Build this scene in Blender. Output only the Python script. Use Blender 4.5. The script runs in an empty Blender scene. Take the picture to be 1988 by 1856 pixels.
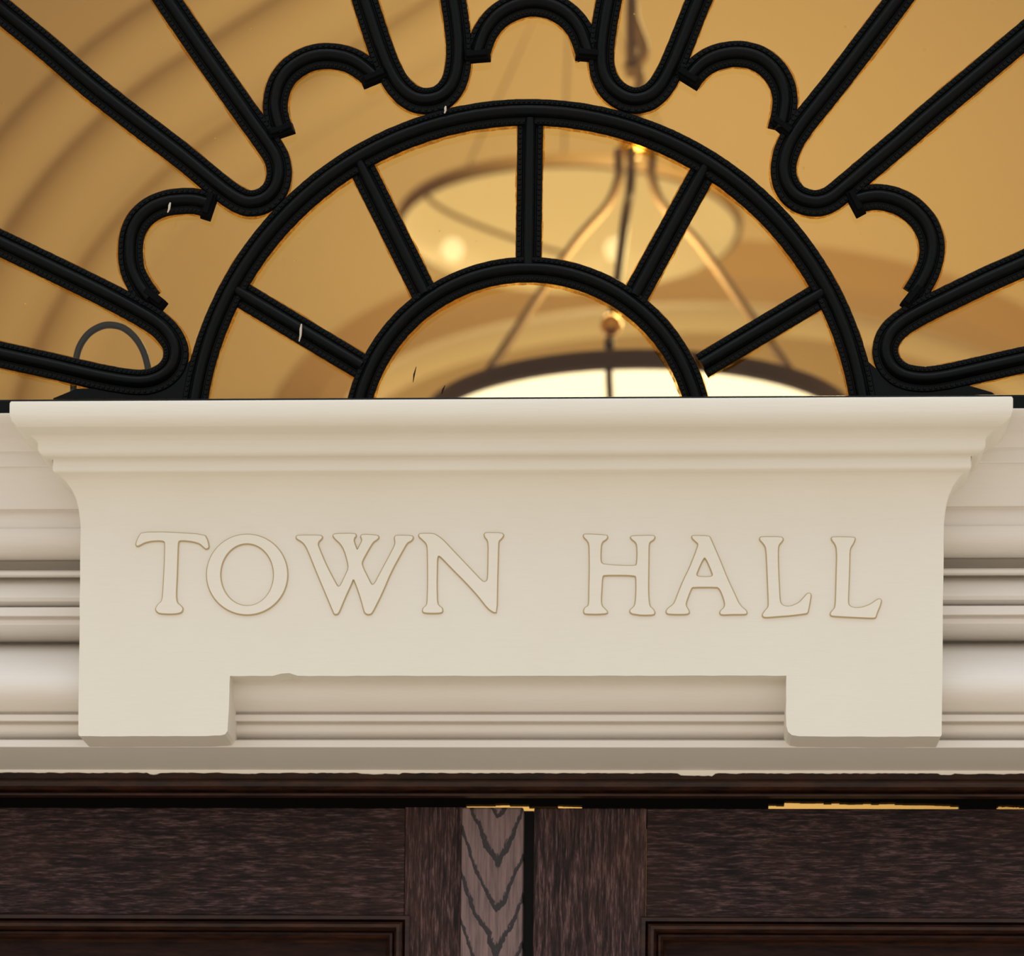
import bpy, bmesh, math, random
from mathutils import Vector, Matrix
from mathutils.geometry import tessellate_polygon

random.seed(7)
S = bpy.context.scene
COL = S.collection
PI = math.pi

# ------------------------------------------------------------------ camera
F = 6000.0                      # focal length in pixels of the 1988 x 1856 frame
PU, PV = 994.0, 2650.0          # principal point: the lens is shifted up
YAW, ROLL = math.atan(0.0493), 0.0105
CAM = Vector((0.1485, -3.0, 1.70))
ROT = Matrix.Rotation(YAW, 3, 'Z') @ Matrix.Rotation(PI / 2, 3, 'X') @ Matrix.Rotation(ROLL, 3, 'Z')

cd = bpy.data.cameras.new('camera')
co = bpy.data.objects.new('camera', cd)
COL.objects.link(co)
co.matrix_world = Matrix.Translation(CAM) @ ROT.to_4x4()
cd.sensor_fit = 'HORIZONTAL'
cd.sensor_width = 36.0
cd.lens = 36.0 * F / 1988.0
cd.shift_x = 0.0
cd.shift_y = (PV - 928.0) / 1988.0
cd.clip_start = 0.05
cd.clip_end = 100
cd.dof.use_dof = True
cd.dof.focus_distance = 3.06
cd.dof.aperture_fstop = 6.4
S.camera = co


def P(u, v, Y):
    """The point of the plane y = Y that the pixel (u, v) looks at."""
    d = ROT @ Vector(((u - PU) / F, (PV - v) / F, -1.0))
    t = (Y - CAM.y) / d.y
    return CAM + d * t


# ------------------------------------------------------------------ light
S.view_settings.view_transform = 'Standard'
S.view_settings.look = 'None'
S.view_settings.exposure = 0.0
S.view_settings.gamma = 1.0
S.view_settings.use_curve_mapping = False

W = bpy.data.worlds.new('overcast_street')
S.world = W
W.use_nodes = True
wn, wl = W.node_tree.nodes, W.node_tree.links
wbg = wn['Background']
wtc = wn.new('ShaderNodeTexCoord')
wsx = wn.new('ShaderNodeSeparateXYZ')
wmr = wn.new('ShaderNodeMapRange')
wmr.inputs['From Min'].default_value = -0.15
wmr.inputs['From Max'].default_value = 1.0
wcr = wn.new('ShaderNodeValToRGB')
wcr.color_ramp.elements[0].color = (0.81, 0.71, 0.585, 1)
wcr.color_ramp.elements[1].position = 0.478
wcr.color_ramp.elements[1].color = (1.0, 1.02, 1.06, 1)
for pos, c in ((0.76, (1.0, 1.03, 1.08, 1)), (0.92, (2.3, 2.5, 2.75, 1))):      # the overcast is brightest overhead
    wcr.color_ramp.elements.new(pos).color = c
wl.new(wtc.outputs['Generated'], wsx.inputs[0])
wl.new(wsx.outputs['Z'], wmr.inputs['Value'])
wl.new(wmr.outputs[0], wcr.inputs[0])
wl.new(wcr.outputs[0], wbg.inputs['Color'])
wbg.inputs['Strength'].default_value = 1.045


def point_light(name, loc, energy, color, radius=0.1, parent=None):
    l = bpy.data.lights.new(name, 'POINT')
    l.energy = energy
    l.color = color
    l.shadow_soft_size = radius
    o = bpy.data.objects.new(name, l)
    COL.objects.link(o)
    o.location = loc
    if parent:
        o.parent = parent
    return o


# unseen fill lights added to brighten hall and passage (the two visible pendants carry theirs in their builder)
AMBER = (1.0, 0.77, 0.325)
LIGHT_HALL = 152
LIGHT_CORRIDOR = 165
point_light('hall_fill_light', (0.7, 4.8, 5.4), LIGHT_HALL, AMBER, 0.25)
point_light('corridor_fill_light', (0.0, 9.8, 4.4), LIGHT_CORRIDOR, AMBER, 0.2)

# ------------------------------------------------------------------ materials


def mat(name, base=(0.5, 0.5, 0.5), rough=0.5, metal=0.0, spec=0.5):
    m = bpy.data.materials.new(name)
    m.use_nodes = True
    b = m.node_tree.nodes['Principled BSDF']
    b.inputs['Base Color'].default_value = (*base, 1)
    b.inputs['Roughness'].default_value = rough
    b.inputs['Metallic'].default_value = metal
    b.inputs['Specular IOR Level'].default_value = spec
    return m


class NT:
    """Small helper to write node chains."""

    def __init__(self, m):
        self.m, self.t = m, m.node_tree
        self.b = self.t.nodes['Principled BSDF']
        self.tc = self.t.nodes.new('ShaderNodeTexCoord')

    def link(self, a, b):
        self.t.links.new(a, b)

    def mapped(self, scale, rot=(0, 0, 0), loc=(0, 0, 0)):
        n = self.t.nodes.new('ShaderNodeMapping')
        n.inputs['Scale'].default_value = scale
        n.inputs['Rotation'].default_value = rot
        n.inputs['Location'].default_value = loc
        self.link(self.tc.outputs['Object'], n.inputs['Vector'])
        return n.outputs[0]

    def noise(self, vec, scale=1.0, detail=4, rough=0.6, dist=0.0):
        n = self.t.nodes.new('ShaderNodeTexNoise')
        n.inputs['Scale'].default_value = scale
        n.inputs['Detail'].default_value = detail
        n.inputs['Roughness'].default_value = rough
        n.inputs['Distortion'].default_value = dist
        self.link(vec, n.inputs['Vector'])
        return n.outputs['Fac']

    def ramp(self, fac, stops):
        n = self.t.nodes.new('ShaderNodeValToRGB')
        e = n.color_ramp.elements
        while len(e) < len(stops):
            e.new(0.5)
        for i, (p, c) in enumerate(stops):
            e[i].position = p
            e[i].color = (*c, 1) if len(c) == 3 else c
        self.link(fac, n.inputs[0])
        return n.outputs[0]

    def mix(self, fac, a, b, mode='MIX'):
        n = self.t.nodes.new('ShaderNodeMix')
        n.data_type = 'RGBA'
        n.blend_type = mode
        for k, v in ((0, fac), (6, a), (7, b)):
            if isinstance(v, (int, float)):
                n.inputs[k].default_value = v
            elif isinstance(v, tuple):
                n.inputs[k].default_value = (*v, 1)
            else:
                self.link(v, n.inputs[k])
        return n.outputs[2]

    def math(self, op, a, b=None, c=None):
        n = self.t.nodes.new('ShaderNodeMath')
        n.operation = op
        for k, v in enumerate((a, b, c)):
            if v is None:
                continue
            if isinstance(v, (int, float)):
                n.inputs[k].default_value = v
            else:
                self.link(v, n.inputs[k])
        return n.outputs[0]

    def bump(self, h, strength=0.3, dist=0.001):
        n = self.t.nodes.new('ShaderNodeBump')
        n.inputs['Strength'].default_value = strength
        n.inputs['Distance'].default_value = dist
        self.link(h, n.inputs['Height'])
        self.link(n.outputs[0], self.b.inputs['Normal'])

    def color(self, c):
        self.link(c, self.b.inputs['Base Color'])


def make_paint(name, a, b):
    m = mat(name, a, 0.55, spec=0.3)
    n = NT(m)
    f1 = n.noise(n.mapped((1, 1, 1)), 9, 5, 0.6)
    f2 = n.noise(n.mapped((6, 30, 60)), 6, 4, 0.6)          # brush marks along the length
    c = n.ramp(f1, [(0.35, a), (0.65, b)])
    c = n.mix(n.ramp(f2, [(0.45, (0, 0, 0)), (0.75, (0.14,) * 3)]), c, tuple(x * 0.86 for x in a))
    n.color(c)
    n.bump(f2, 0.25, 0.0007)
    return m


CREAM = make_paint('cream_gloss_paint', (0.710, 0.664, 0.566), (0.722, 0.678, 0.586))
CREAM2 = make_paint('cream_transom_paint', (0.708, 0.660, 0.596), (0.722, 0.677, 0.617))
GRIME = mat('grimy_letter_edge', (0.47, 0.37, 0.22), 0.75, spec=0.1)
LETTER = make_paint('cream_letter_paint', (0.720, 0.676, 0.574), (0.730, 0.688, 0.590))
PAINT_EDGE = mat('ragged_paint_edge', (0.90, 0.86, 0.78), 0.6)

# black iron paint, worn a little brown
IRON = mat('black_painted_iron', (0.006, 0.008, 0.008), 0.36, spec=0.085)
n = NT(IRON)
fi = n.noise(n.mapped((1, 1, 1)), 60, 6, 0.65)
n.color(n.ramp(fi, [(0.35, (0.0018, 0.0030, 0.0032)), (0.6, (0.0028, 0.0032, 0.0030)), (0.78, (0.008, 0.0055, 0.0035))]))
n.link(n.ramp(fi, [(0.3, (0.24,) * 3), (0.7, (0.44,) * 3)]), n.b.inputs['Roughness'])
n.bump(n.noise(n.mapped((1, 1, 1)), 260, 4, 0.6), 0.22, 0.0008)
IRON_ROUGH = mat('rough_black_iron', (0.003, 0.0035, 0.0035), 0.85, spec=0.05)
FLECK = mat('pale_paint_fleck', (0.55, 0.46, 0.36), 0.6)
BLACK = mat('black_paint', (0.005, 0.006, 0.006), 0.5, spec=0.2)

# amber putty squeezed out along the bars: lets light through
PUTTY = mat('amber_putty', (0.40, 0.20, 0.04), 0.6, spec=0.1)
n = NT(PUTTY)
tr = n.t.nodes.new('ShaderNodeBsdfTranslucent')
tr.inputs['Color'].default_value = (0.80, 0.42, 0.08, 1)
tp = n.t.nodes.new('ShaderNodeBsdfTransparent')
tp.inputs['Color'].default_value = (1.0, 0.66, 0.25, 1)
mx = n.t.nodes.new('ShaderNodeMixShader')
mx.inputs[0].default_value = 0.30
mx2 = n.t.nodes.new('ShaderNodeMixShader')
fz = n.noise(n.mapped((1, 1, 1)), 130, 5, 0.7)
n.link(n.ramp(fz, [(0.40, (0.96,) * 3), (0.62, (0.15,) * 3)]), mx2.inputs[0])
out = n.t.nodes['Material Output']
n.link(n.b.outputs[0], mx.inputs[1])
n.link(tr.outputs[0], mx.inputs[2])
n.link(mx.outputs[0], mx2.inputs[1])
n.link(tp.outputs[0], mx2.inputs[2])
n.link(mx2.outputs[0], out.inputs[0])

# window glass: clear, reflecting a little, with specks of dirt
GLASS = mat('old_window_glass', (1, 1, 1), 0.02)
n = NT(GLASS)
tp = n.t.nodes.new('ShaderNodeBsdfTransparent')
tp.inputs['Color'].default_value = (0.95, 0.94, 0.90, 1)
gl = n.t.nodes.new('ShaderNodeBsdfGlossy')
gl.inputs['Roughness'].default_value = 0.01
fr = n.t.nodes.new('ShaderNodeFresnel')
fr.inputs['IOR'].default_value = 1.35
mx = n.t.nodes.new('ShaderNodeMixShader')
n.link(fr.outputs[0], mx.inputs[0])
n.link(tp.outputs[0], mx.inputs[1])
n.link(gl.outputs[0], mx.inputs[2])
df = n.t.nodes.new('ShaderNodeBsdfTranslucent')
df.inputs['Color'].default_value = (0.95, 0.80, 0.55, 1)
vo = n.t.nodes.new('ShaderNodeTexVoronoi')
vo.inputs['Scale'].default_value = 42
n.link(n.mapped((1, 1, 1)), vo.inputs['Vector'])
speck = n.ramp(vo.outputs['Distance'], [(0.03, (0.7,) * 3), (0.075, (0, 0, 0))])
pick = n.ramp(n.noise(n.mapped((1, 1, 1)), 14, 2), [(0.50, (0, 0, 0)), (0.58, (1, 1, 1))])
mx2 = n.t.nodes.new('ShaderNodeMixShader')
n.link(n.mix(1.0, speck, pick, 'MULTIPLY'), mx2.inputs[0])
n.link(mx.outputs[0], mx2.inputs[1])
n.link(df.outputs[0], mx2.inputs[2])
n.link(mx2.outputs[0], n.t.nodes['Material Output'].inputs[0])


def make_oak(name, vertical, tone=1.0):
    m = mat(name, (0.03, 0.02, 0.017), 0.5, spec=0.12)
    n = NT(m)
    along, across = (9.0, 330.0) if vertical else (12.0, 330.0)
    sc = (across, across, along * 3) if vertical else (along * 3, across, across)
    sf = (across * 3, across * 3, along * 8) if vertical else (along * 8, across * 3, across * 3)
    f1 = n.noise(n.mapped(sc), 1.0, 6, 0.72, 0.4)
    f2 = n.noise(n.mapped(sf), 1.0, 3, 0.6)
    f3 = n.noise(n.mapped((1, 1, 1)), 11, 4, 0.6)
    c = n.ramp(f1, [(0.38, (0.0060 * tone, 0.0050 * tone, 0.0056 * tone)), (0.50, (0.036 * tone, 0.0178 * tone, 0.0168 * tone)),
                    (0.64, (0.135 * tone, 0.076 * tone, 0.074 * tone))])
    c = n.mix(n.ramp(f2, [(0.42, (0, 0, 0)), (0.62, (0.8,) * 3)]), c, (0.011 * tone, 0.0085 * tone, 0.009 * tone))
    c = n.mix(n.ramp(f3, [(0.5, (0, 0, 0)), (0.75, (0.4,) * 3)]), c, (0.055 * tone, 0.022 * tone, 0.012 * tone))
    n.color(c)
    n.bump(f1, 0.4, 0.0008)
    return m


OAK_H = make_oak('dark_oak_horizontal_grain', False, 0.86)
OAK_V = make_oak('dark_oak_vertical_grain', True, 1.3)
OAK_M = mat('dark_varnished_moulding', (0.030, 0.012, 0.007), 0.36, spec=0.28)
n = NT(OAK_M)
fm = n.noise(n.mapped((14, 60, 60)), 2.0, 5, 0.7)
n.color(n.ramp(fm, [(0.35, (0.010, 0.0045, 0.004)), (0.7, (0.048, 0.017, 0.008))]))
OAK_P = mat('dark_red_brown_panel', (0.020, 0.0085, 0.006), 0.5, spec=0.08)
n = NT(OAK_P)
fm = n.noise(n.mapped((10, 60, 60)), 2.0, 5, 0.7)
n.color(n.ramp(fm, [(0.35, (0.009, 0.0042, 0.0035)), (0.7, (0.030, 0.012, 0.008))]))

# the cover strip: plain sawn oak with pointed flame figure
OAK_F = mat('oak_flame_figure', (0.08, 0.05, 0.045), 0.5, spec=0.35)
n = NT(OAK_F)
sp = n.t.nodes.new('ShaderNodeSeparateXYZ')
n.link(n.mapped((1, 1, 1)), sp.inputs[0])
ax = n.math('ABSOLUTE', n.math('ADD', sp.outputs['X'], 0.0300))
curve = n.math('MULTIPLY', n.math('POWER', n.math('MAXIMUM', ax, 0.0005), 1.25), 5.2)
wob = n.noise(n.mapped((30, 1, 22)), 1.0, 4, 0.6)
hgt = n.math('SUBTRACT', sp.outputs['Z'], curve)
hgt = n.math('ADD', hgt, n.math('MULTIPLY', wob, 0.042))
ph = n.math('FRACT', n.math('MULTIPLY', hgt, 21.0))
pores = n.noise(n.mapped((520, 1, 160)), 1.0, 3, 0.7)
band = n.math('SUBTRACT', 1.0, n.math('MULTIPLY', ph, 4.2))
band = n.math('MAXIMUM', band, n.math('MULTIPLY', n.math('SUBTRACT', ph, 0.93), 14.0))
band = n.math('ADD', band, n.math('MULTIPLY', n.math('SUBTRACT', pores, 0.5), 1.5))
fac = n.ramp(band, [(0.20, (0, 0, 0)), (0.44, (0.95,) * 3)])
fine = n.noise(n.mapped((260, 1, 16)), 1.0, 5, 0.7)
base = n.ramp(fine, [(0.32, (0.085, 0.054, 0.052)), (0.55, (0.175, 0.112, 0.108)), (0.75, (0.245, 0.150, 0.132))])
n.color(n.mix(fac, base, (0.012, 0.011, 0.012)))
n.bump(fine, 0.3, 0.0006)

PLASTER = mat('warm_cream_plaster', (0.62, 0.50, 0.34), 0.8, spec=0.2)
ARCHBROWN = mat('brown_stained_arch', (0.46, 0.31, 0.165), 0.6, spec=0.3)
HALLFLOOR = mat('hall_floor_wood', (0.22, 0.12, 0.06), 0.4)
BRONZE = mat('dark_bronze', (0.095, 0.056, 0.026), 0.55, spec=0.3)
RIM_TAN = mat('pale_brass_rim', (0.30, 0.19, 0.085), 0.55)
BRASS = mat('polished_brass', (0.85, 0.50, 0.13), 0.22, metal=1.0)


def lamp_glass(name, col, strength, clear):
    m = bpy.data.materials.new(name)
    m.use_nodes = True
    t = m.node_tree
    t.nodes.remove(t.nodes['Principled BSDF'])
    em = t.nodes.new('ShaderNodeEmission')
    em.inputs[0].default_value = (*col, 1)
    em.inputs[1].default_value = strength
    tl = t.nodes.new('ShaderNodeBsdfTranslucent')
    tl.inputs[0].default_value = (0.20, 0.17, 0.12, 1)
    tpn = t.nodes.new('ShaderNodeBsdfTransparent')
    ad = t.nodes.new('ShaderNodeAddShader')
    mxn = t.nodes.new('ShaderNodeMixShader')
    mxn.inputs[0].default_value = clear
    t.links.new(em.outputs[0], ad.inputs[0])
    t.links.new(tl.outputs[0], ad.inputs[1])
    t.links.new(ad.outputs[0], mxn.inputs[1])
    t.links.new(tpn.outputs[0], mxn.inputs[2])
    t.links.new(mxn.outputs[0], t.nodes['Material Output'].inputs[0])
    return m


BOWL_WHITE = lamp_glass('lit_white_bowl_glass', (1.0, 0.86, 0.58), 1.25, 0.0)
BOWL_CREAM = lamp_glass('lit_alabaster_bowl', (1.0, 0.66, 0.22), 0.55, 0.16)
BULB = lamp_glass('lit_bulb', (1.0, 0.80, 0.45), 3.2, 0.0)

# ------------------------------------------------------------------ mesh helpers


def link(name, bm, m, parent=None, smooth=False, normals=True):
    if normals:
        bmesh.ops.recalc_face_normals(bm, faces=bm.faces)
    me = bpy.data.meshes.new(name)
    bm.to_mesh(me)
    bm.free()
    for mm in (m if isinstance(m, (list, tuple)) else [m]):
        me.materials.append(mm)
    if smooth:
        for p in me.polygons:
            p.use_smooth = True
        me.set_sharp_from_angle(angle=math.radians(38))
    o = bpy.data.objects.new(name, me)
    COL.objects.link(o)
    if parent:
        o.parent = parent
        o.matrix_parent_inverse = Matrix.Translation(-parent.location)
    return o


def tag(o, label, cat, group=None, kind=None):
    o['label'] = label
    o['category'] = cat
    if group:
        o['group'] = group
    if kind:
        o['kind'] = kind
    return o


def thing(name, loc, label, cat, group=None, kind=None):
    o = bpy.data.objects.new(name, None)
    COL.objects.link(o)
    o.location = loc
    o.empty_display_size = 0.1
    return tag(o, label, cat, group, kind)


def bevel(o, w, seg=2):
    b = o.modifiers.new('bevel', 'BEVEL')
    b.width = w
    b.segments = seg
    b.limit_method = 'ANGLE'
    b.angle_limit = math.radians(40)
    return o


def add_box(bm, a, b):
    x0, y0, z0 = a
    x1, y1, z1 = b
    v = [bm.verts.new(p) for p in ((x0, y0, z0), (x1, y0, z0), (x1, y1, z0), (x0, y1, z0),
                                   (x0, y0, z1), (x1, y0, z1), (x1, y1, z1), (x0, y1, z1))]
    for f in ((0, 1, 2, 3), (4, 5, 6, 7), (0, 1, 5, 4), (1, 2, 6, 5), (2, 3, 7, 6), (3, 0, 4, 7)):
        bm.faces.new([v[i] for i in f])


def box_obj(name, a, b, m, parent=None, bev=0):
    bm = bmesh.new()
    add_box(bm, a, b)
    o = link(name, bm, m, parent)
    if bev:
        bevel(o, bev)
    return o


def add_tube(bm, pts, r, seg=10, cap=True):
    pts = [Vector(p) for p in pts]
    rings = []
    a = None
    for i, p in enumerate(pts):
        t = (pts[min(i + 1, len(pts) - 1)] - pts[max(i - 1, 0)]).normalized()
        if a is None:
            ref = Vector((0, 1, 0)) if abs(t.y) < 0.9 else Vector((1, 0, 0))
            a = t.cross(ref).normalized()
        a = (a - t * a.dot(t)).normalized()
        b = t.cross(a)
        rr = r[i] if isinstance(r, (list, tuple)) else r
        rings.append([bm.verts.new(p + (a * math.cos(2 * PI * k / seg) + b * math.sin(2 * PI * k / seg)) * rr) for k in range(seg)])
    for i in range(len(rings) - 1):
        for k in range(seg):
            bm.faces.new((rings[i][k], rings[i][(k + 1) % seg], rings[i + 1][(k + 1) % seg], rings[i + 1][k]))
    if cap:
        bm.faces.new(rings[0][::-1])
        bm.faces.new(rings[-1])


def add_lathe(bm, c, prof, seg=48):
    """prof: list of (radius, height) about the vertical axis through c."""
    rings = []
    for r, h in prof:
        if r < 1e-5:
            rings.append([bm.verts.new((c[0], c[1], c[2] + h))])
        else:
            rings.append([bm.verts.new((c[0] + r * math.cos(2 * PI * k / seg), c[1] + r * math.sin(2 * PI * k / seg), c[2] + h)) for k in range(seg)])
    for a, b in zip(rings, rings[1:]):
        for k in range(seg):
            k2 = (k + 1) % seg
            if len(a) == 1 and len(b) == 1:
                continue
            if len(a) == 1:
                bm.faces.new((a[0], b[k], b[k2]))
            elif len(b) == 1:
                bm.faces.new((a[k], a[k2], b[0]))
            else:
                bm.faces.new((a[k], a[k2], b[k2], b[k]))


def extrude_x(bm, prof, x0, x1, n=1):
    """Closed profile of (y, z) points run along x."""
    rows = []
    for i in range(n + 1):
        x = x0 + (x1 - x0) * i / n
        rows.append([bm.verts.new((x, y, z)) for y, z in prof])
    k = len(prof)
    for a, b in zip(rows, rows[1:]):
        for i in range(k):
            bm.faces.new((a[i], a[(i + 1) % k], b[(i + 1) % k], b[i]))
    bm.faces.new(rows[0][::-1])
    bm.faces.new(rows[-1])
    return rows


def catmull(pts, n=5, closed=False):
    out = []
    N = len(pts)
    rng = range(N) if closed else range(N - 1)
    for i in rng:
        if closed:
            p0, p1, p2, p3 = (pts[(i + k - 1) % N] for k in range(4))
        else:
            p0, p1, p2, p3 = pts[max(i - 1, 0)], pts[i], pts[i + 1], pts[min(i + 2, N - 1)]
        for k in range(n):
            t = k / n
            out.append(tuple(0.5 * (2 * b + (c - a) * t + (2 * a - 5 * b + 4 * c - d) * t * t + (3 * b - a - 3 * c + d) * t ** 3)
                             for a, b, c, d in zip(p0, p1, p2, p3)))
    if not closed:
        out.append(tuple(pts[-1]))
    return out


def resample(pts, step):
    L = [0.0]
    for a, b in zip(pts, pts[1:]):
        L.append(L[-1] + math.dist(a, b))
    n = max(2, int(round(L[-1] / step)))
    out, j = [], 0
    for i in range(n + 1):
        d = L[-1] * i / n
        while j < len(L) - 2 and L[j + 1] < d:
            j += 1
        t = (d - L[j]) / max(1e-9, L[j + 1] - L[j])
        out.append(tuple(a + (b - a) * t for a, b in zip(pts[j], pts[j + 1])))
    return out


# ================================================================== SETTING
Y_GLASS = 0.118
Y_IRON = 0.112                 # back of the ironwork
Y_DOOR = 0.200
Z = lambda v, Y, u=994: P(u, v, Y).z

# transom: cream moulded bar behind the sign, profile read from top to bottom
TR = [  # (pixel row, depth)
    (797, -0.022), (806, -0.020), (822, -0.010), (842, 0.008), (862, 0.016), (873, 0.018), (874, 0.0215), (902, 0.0225), (904, 0.0265),
    (925, 0.032), (950, 0.037), (982, 0.040), (986, 0.041), (988, 0.0485), (1022, 0.049), (1023, 0.046), (1030, 0.045), (1045, 0.046), (1060, 0.051),
    (1074, 0.062), (1084, 0.074), (1087, 0.100), (1104, 0.106), (1105.5, 0.073), (1108, 0.070), (1114, 0.070), (1118, 0.073), (1120, 0.094),
    (1127, 0.086), (1137, 0.075), (1147, 0.068), (1157, 0.066), (1166, 0.068), (1173, 0.073), (1177, 0.079), (1178, 0.059), (1195, 0.058), (1196, 0.066), (1203, 0.064), (1212, 0.065), (1222, 0.070), (1232, 0.079),
    (1240, 0.090), (1244, 0.100), (1247, 0.115), (1257, 0.092), (1270, 0.068), (1286, 0.047), (1302, 0.034), (1318, 0.027), (1335, 0.026), (1350, 0.029), (1364, 0.035), (1376, 0.043), (1386, 0.053), (1387.5, 0.046),
    (1400, 0.0465), (1401, 0.059), (1408, 0.056), (1418, 0.057), (1427, 0.061), (1436, 0.070), (1437, 0.0525), (1452, 0.052)]
zs_bot = Z(1451, 0.052)
tprof = [(Y, Z(v, Y)) for v, Y in TR]
tprof[-1] = (0.052, zs_bot)
HALF = 0.742
tprof_closed = tprof + [(0.30, zs_bot), (0.30, tprof[0][1])]
bm = bmesh.new()
extrude_x(bm, tprof_closed, -HALF, HALF, 1)
transom = thing('trim_1', (0, 0.05, zs_bot), 'cream moulded transom bar running behind the raised sign, between fanlight and doors', 'transom', kind='structure')
tm = link('moulding', bm, CREAM2, transom, smooth=True)
bevel(tm, 0.0009, 2)
# ragged white edge of the paint where it meets the dark wood
Y_HEAD = 0.172
zh = zs_bot
bm = bmesh.new()
N = 420
prev = None
w = 0.0
for i in range(N + 1):
    x = -HALF + 2 * HALF * i / N
    w = 0.75 * w + random.uniform(-0.0005, 0.0005)
    d = 0.0022 + abs(w)
    for cx, ww, dd in ((-0.385, 0.006, 0.0026), (0.175, 0.018, 0.0030), (-0.15, 0.02, 0.0014), (0.43, 0.008, 0.0020)):
        if abs(x - cx) < ww:
            d += dd * (0.6 + 0.4 * random.random())
    cur = [bm.verts.new((x, Y_HEAD - 0.0028, zh + 0.001)), bm.verts.new((x, Y_HEAD - 0.0022, zh - d)),
           bm.verts.new((x, Y_HEAD + 0.003, zh - d)), bm.verts.new((x, Y_HEAD + 0.003, zh + 0.001))]
    if prev:
        for k in range(4):
            bm.faces.new((prev[k], prev[(k + 1) % 4], cur[(k + 1) % 4], cur[k]))
    prev = cur
link('paint_edge', bm, PAINT_EDGE, transom)['label'] = 'ragged white edge of the paint above the dark wood'

# dark wooden door head under the transom
zhead = Z(1545, Y_HEAD)
hp = [(1495, Y_HEAD), (1513, Y_HEAD), (1515, Y_HEAD - 0.003), (1518, Y_HEAD - 0.004), (1527, Y_HEAD - 0.002), (1534, Y_HEAD + 0.003), (1539, Y_HEAD + 0.007),
      (1540, Y_HEAD + 0.001), (1545, Y_HEAD + 0.001)]
prof = [(Y, Z(v, Y)) for v, Y in hp]
prof[0] = (Y_HEAD, zs_bot)
prof += [(Y_HEAD + 0.014, zhead), (Y_HEAD + 0.014, zhead + 0.018), (0.30, zhead + 0.018), (0.30, zs_bot)]
head = thing('trim_2', (0, Y_HEAD, zhead), 'dark brown moulded wooden door head under the cream transom', 'door frame', kind='structure')
bm = bmesh.new()
extrude_x(bm, prof, -HALF, HALF, 1)
bevel(link('moulding', bm, OAK_M, head), 0.0008, 2)
# the stop bar the doors close against, worn away in places so the hall light shows
zdoor = Z(1567, Y_DOOR)
bm = bmesh.new()
Y_STOP = Y_DOOR + 0.047
cuts = [(905, 1130, 0.0042), (1492, 1862, 0.0072), (1935, 1990, 0.0038)]
edges = [-HALF]
xs = []
for a, b, g in cuts:
    xs.append((P(a, 1562, Y_STOP).x, P(b, 1562, Y_STOP).x, g))
zt = zdoor + 0.0085          # line of sight over the door's top edge at the stop
cur = -HALF
for xa, xb, g in xs:
    add_box(bm, (cur, Y_STOP, zdoor - 0.012), (xa, Y_STOP + 0.012, zhead + 0.0185))
    k = 24
    for i in range(k):
        q = g * (1.0 - 0.5 * (i / k) ** 2) * (0.75 + 0.25 * random.random())
        if i < 2:
            q *= 0.6
        if g == 0.0042 and i < 13 and i not in (6, 7, 8):
            q = 0.0027
        if g == 0.0042 and 12 < i < 19:
            q = 0.0006
        add_box(bm, (xa + (xb - xa) * i / k, Y_STOP, zt + q), (xa + (xb - xa) * (i + 1) / k, Y_STOP + 0.012, zhead + 0.0185))
    cur = xb
add_box(bm, (cur, Y_STOP, zdoor - 0.012), (HALF, Y_STOP + 0.012, zhead + 0.0185))
link('stop_bar', bm, BLACK, head)

# --- the two door leaves -------------------------------------------------
T = 0.045


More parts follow.
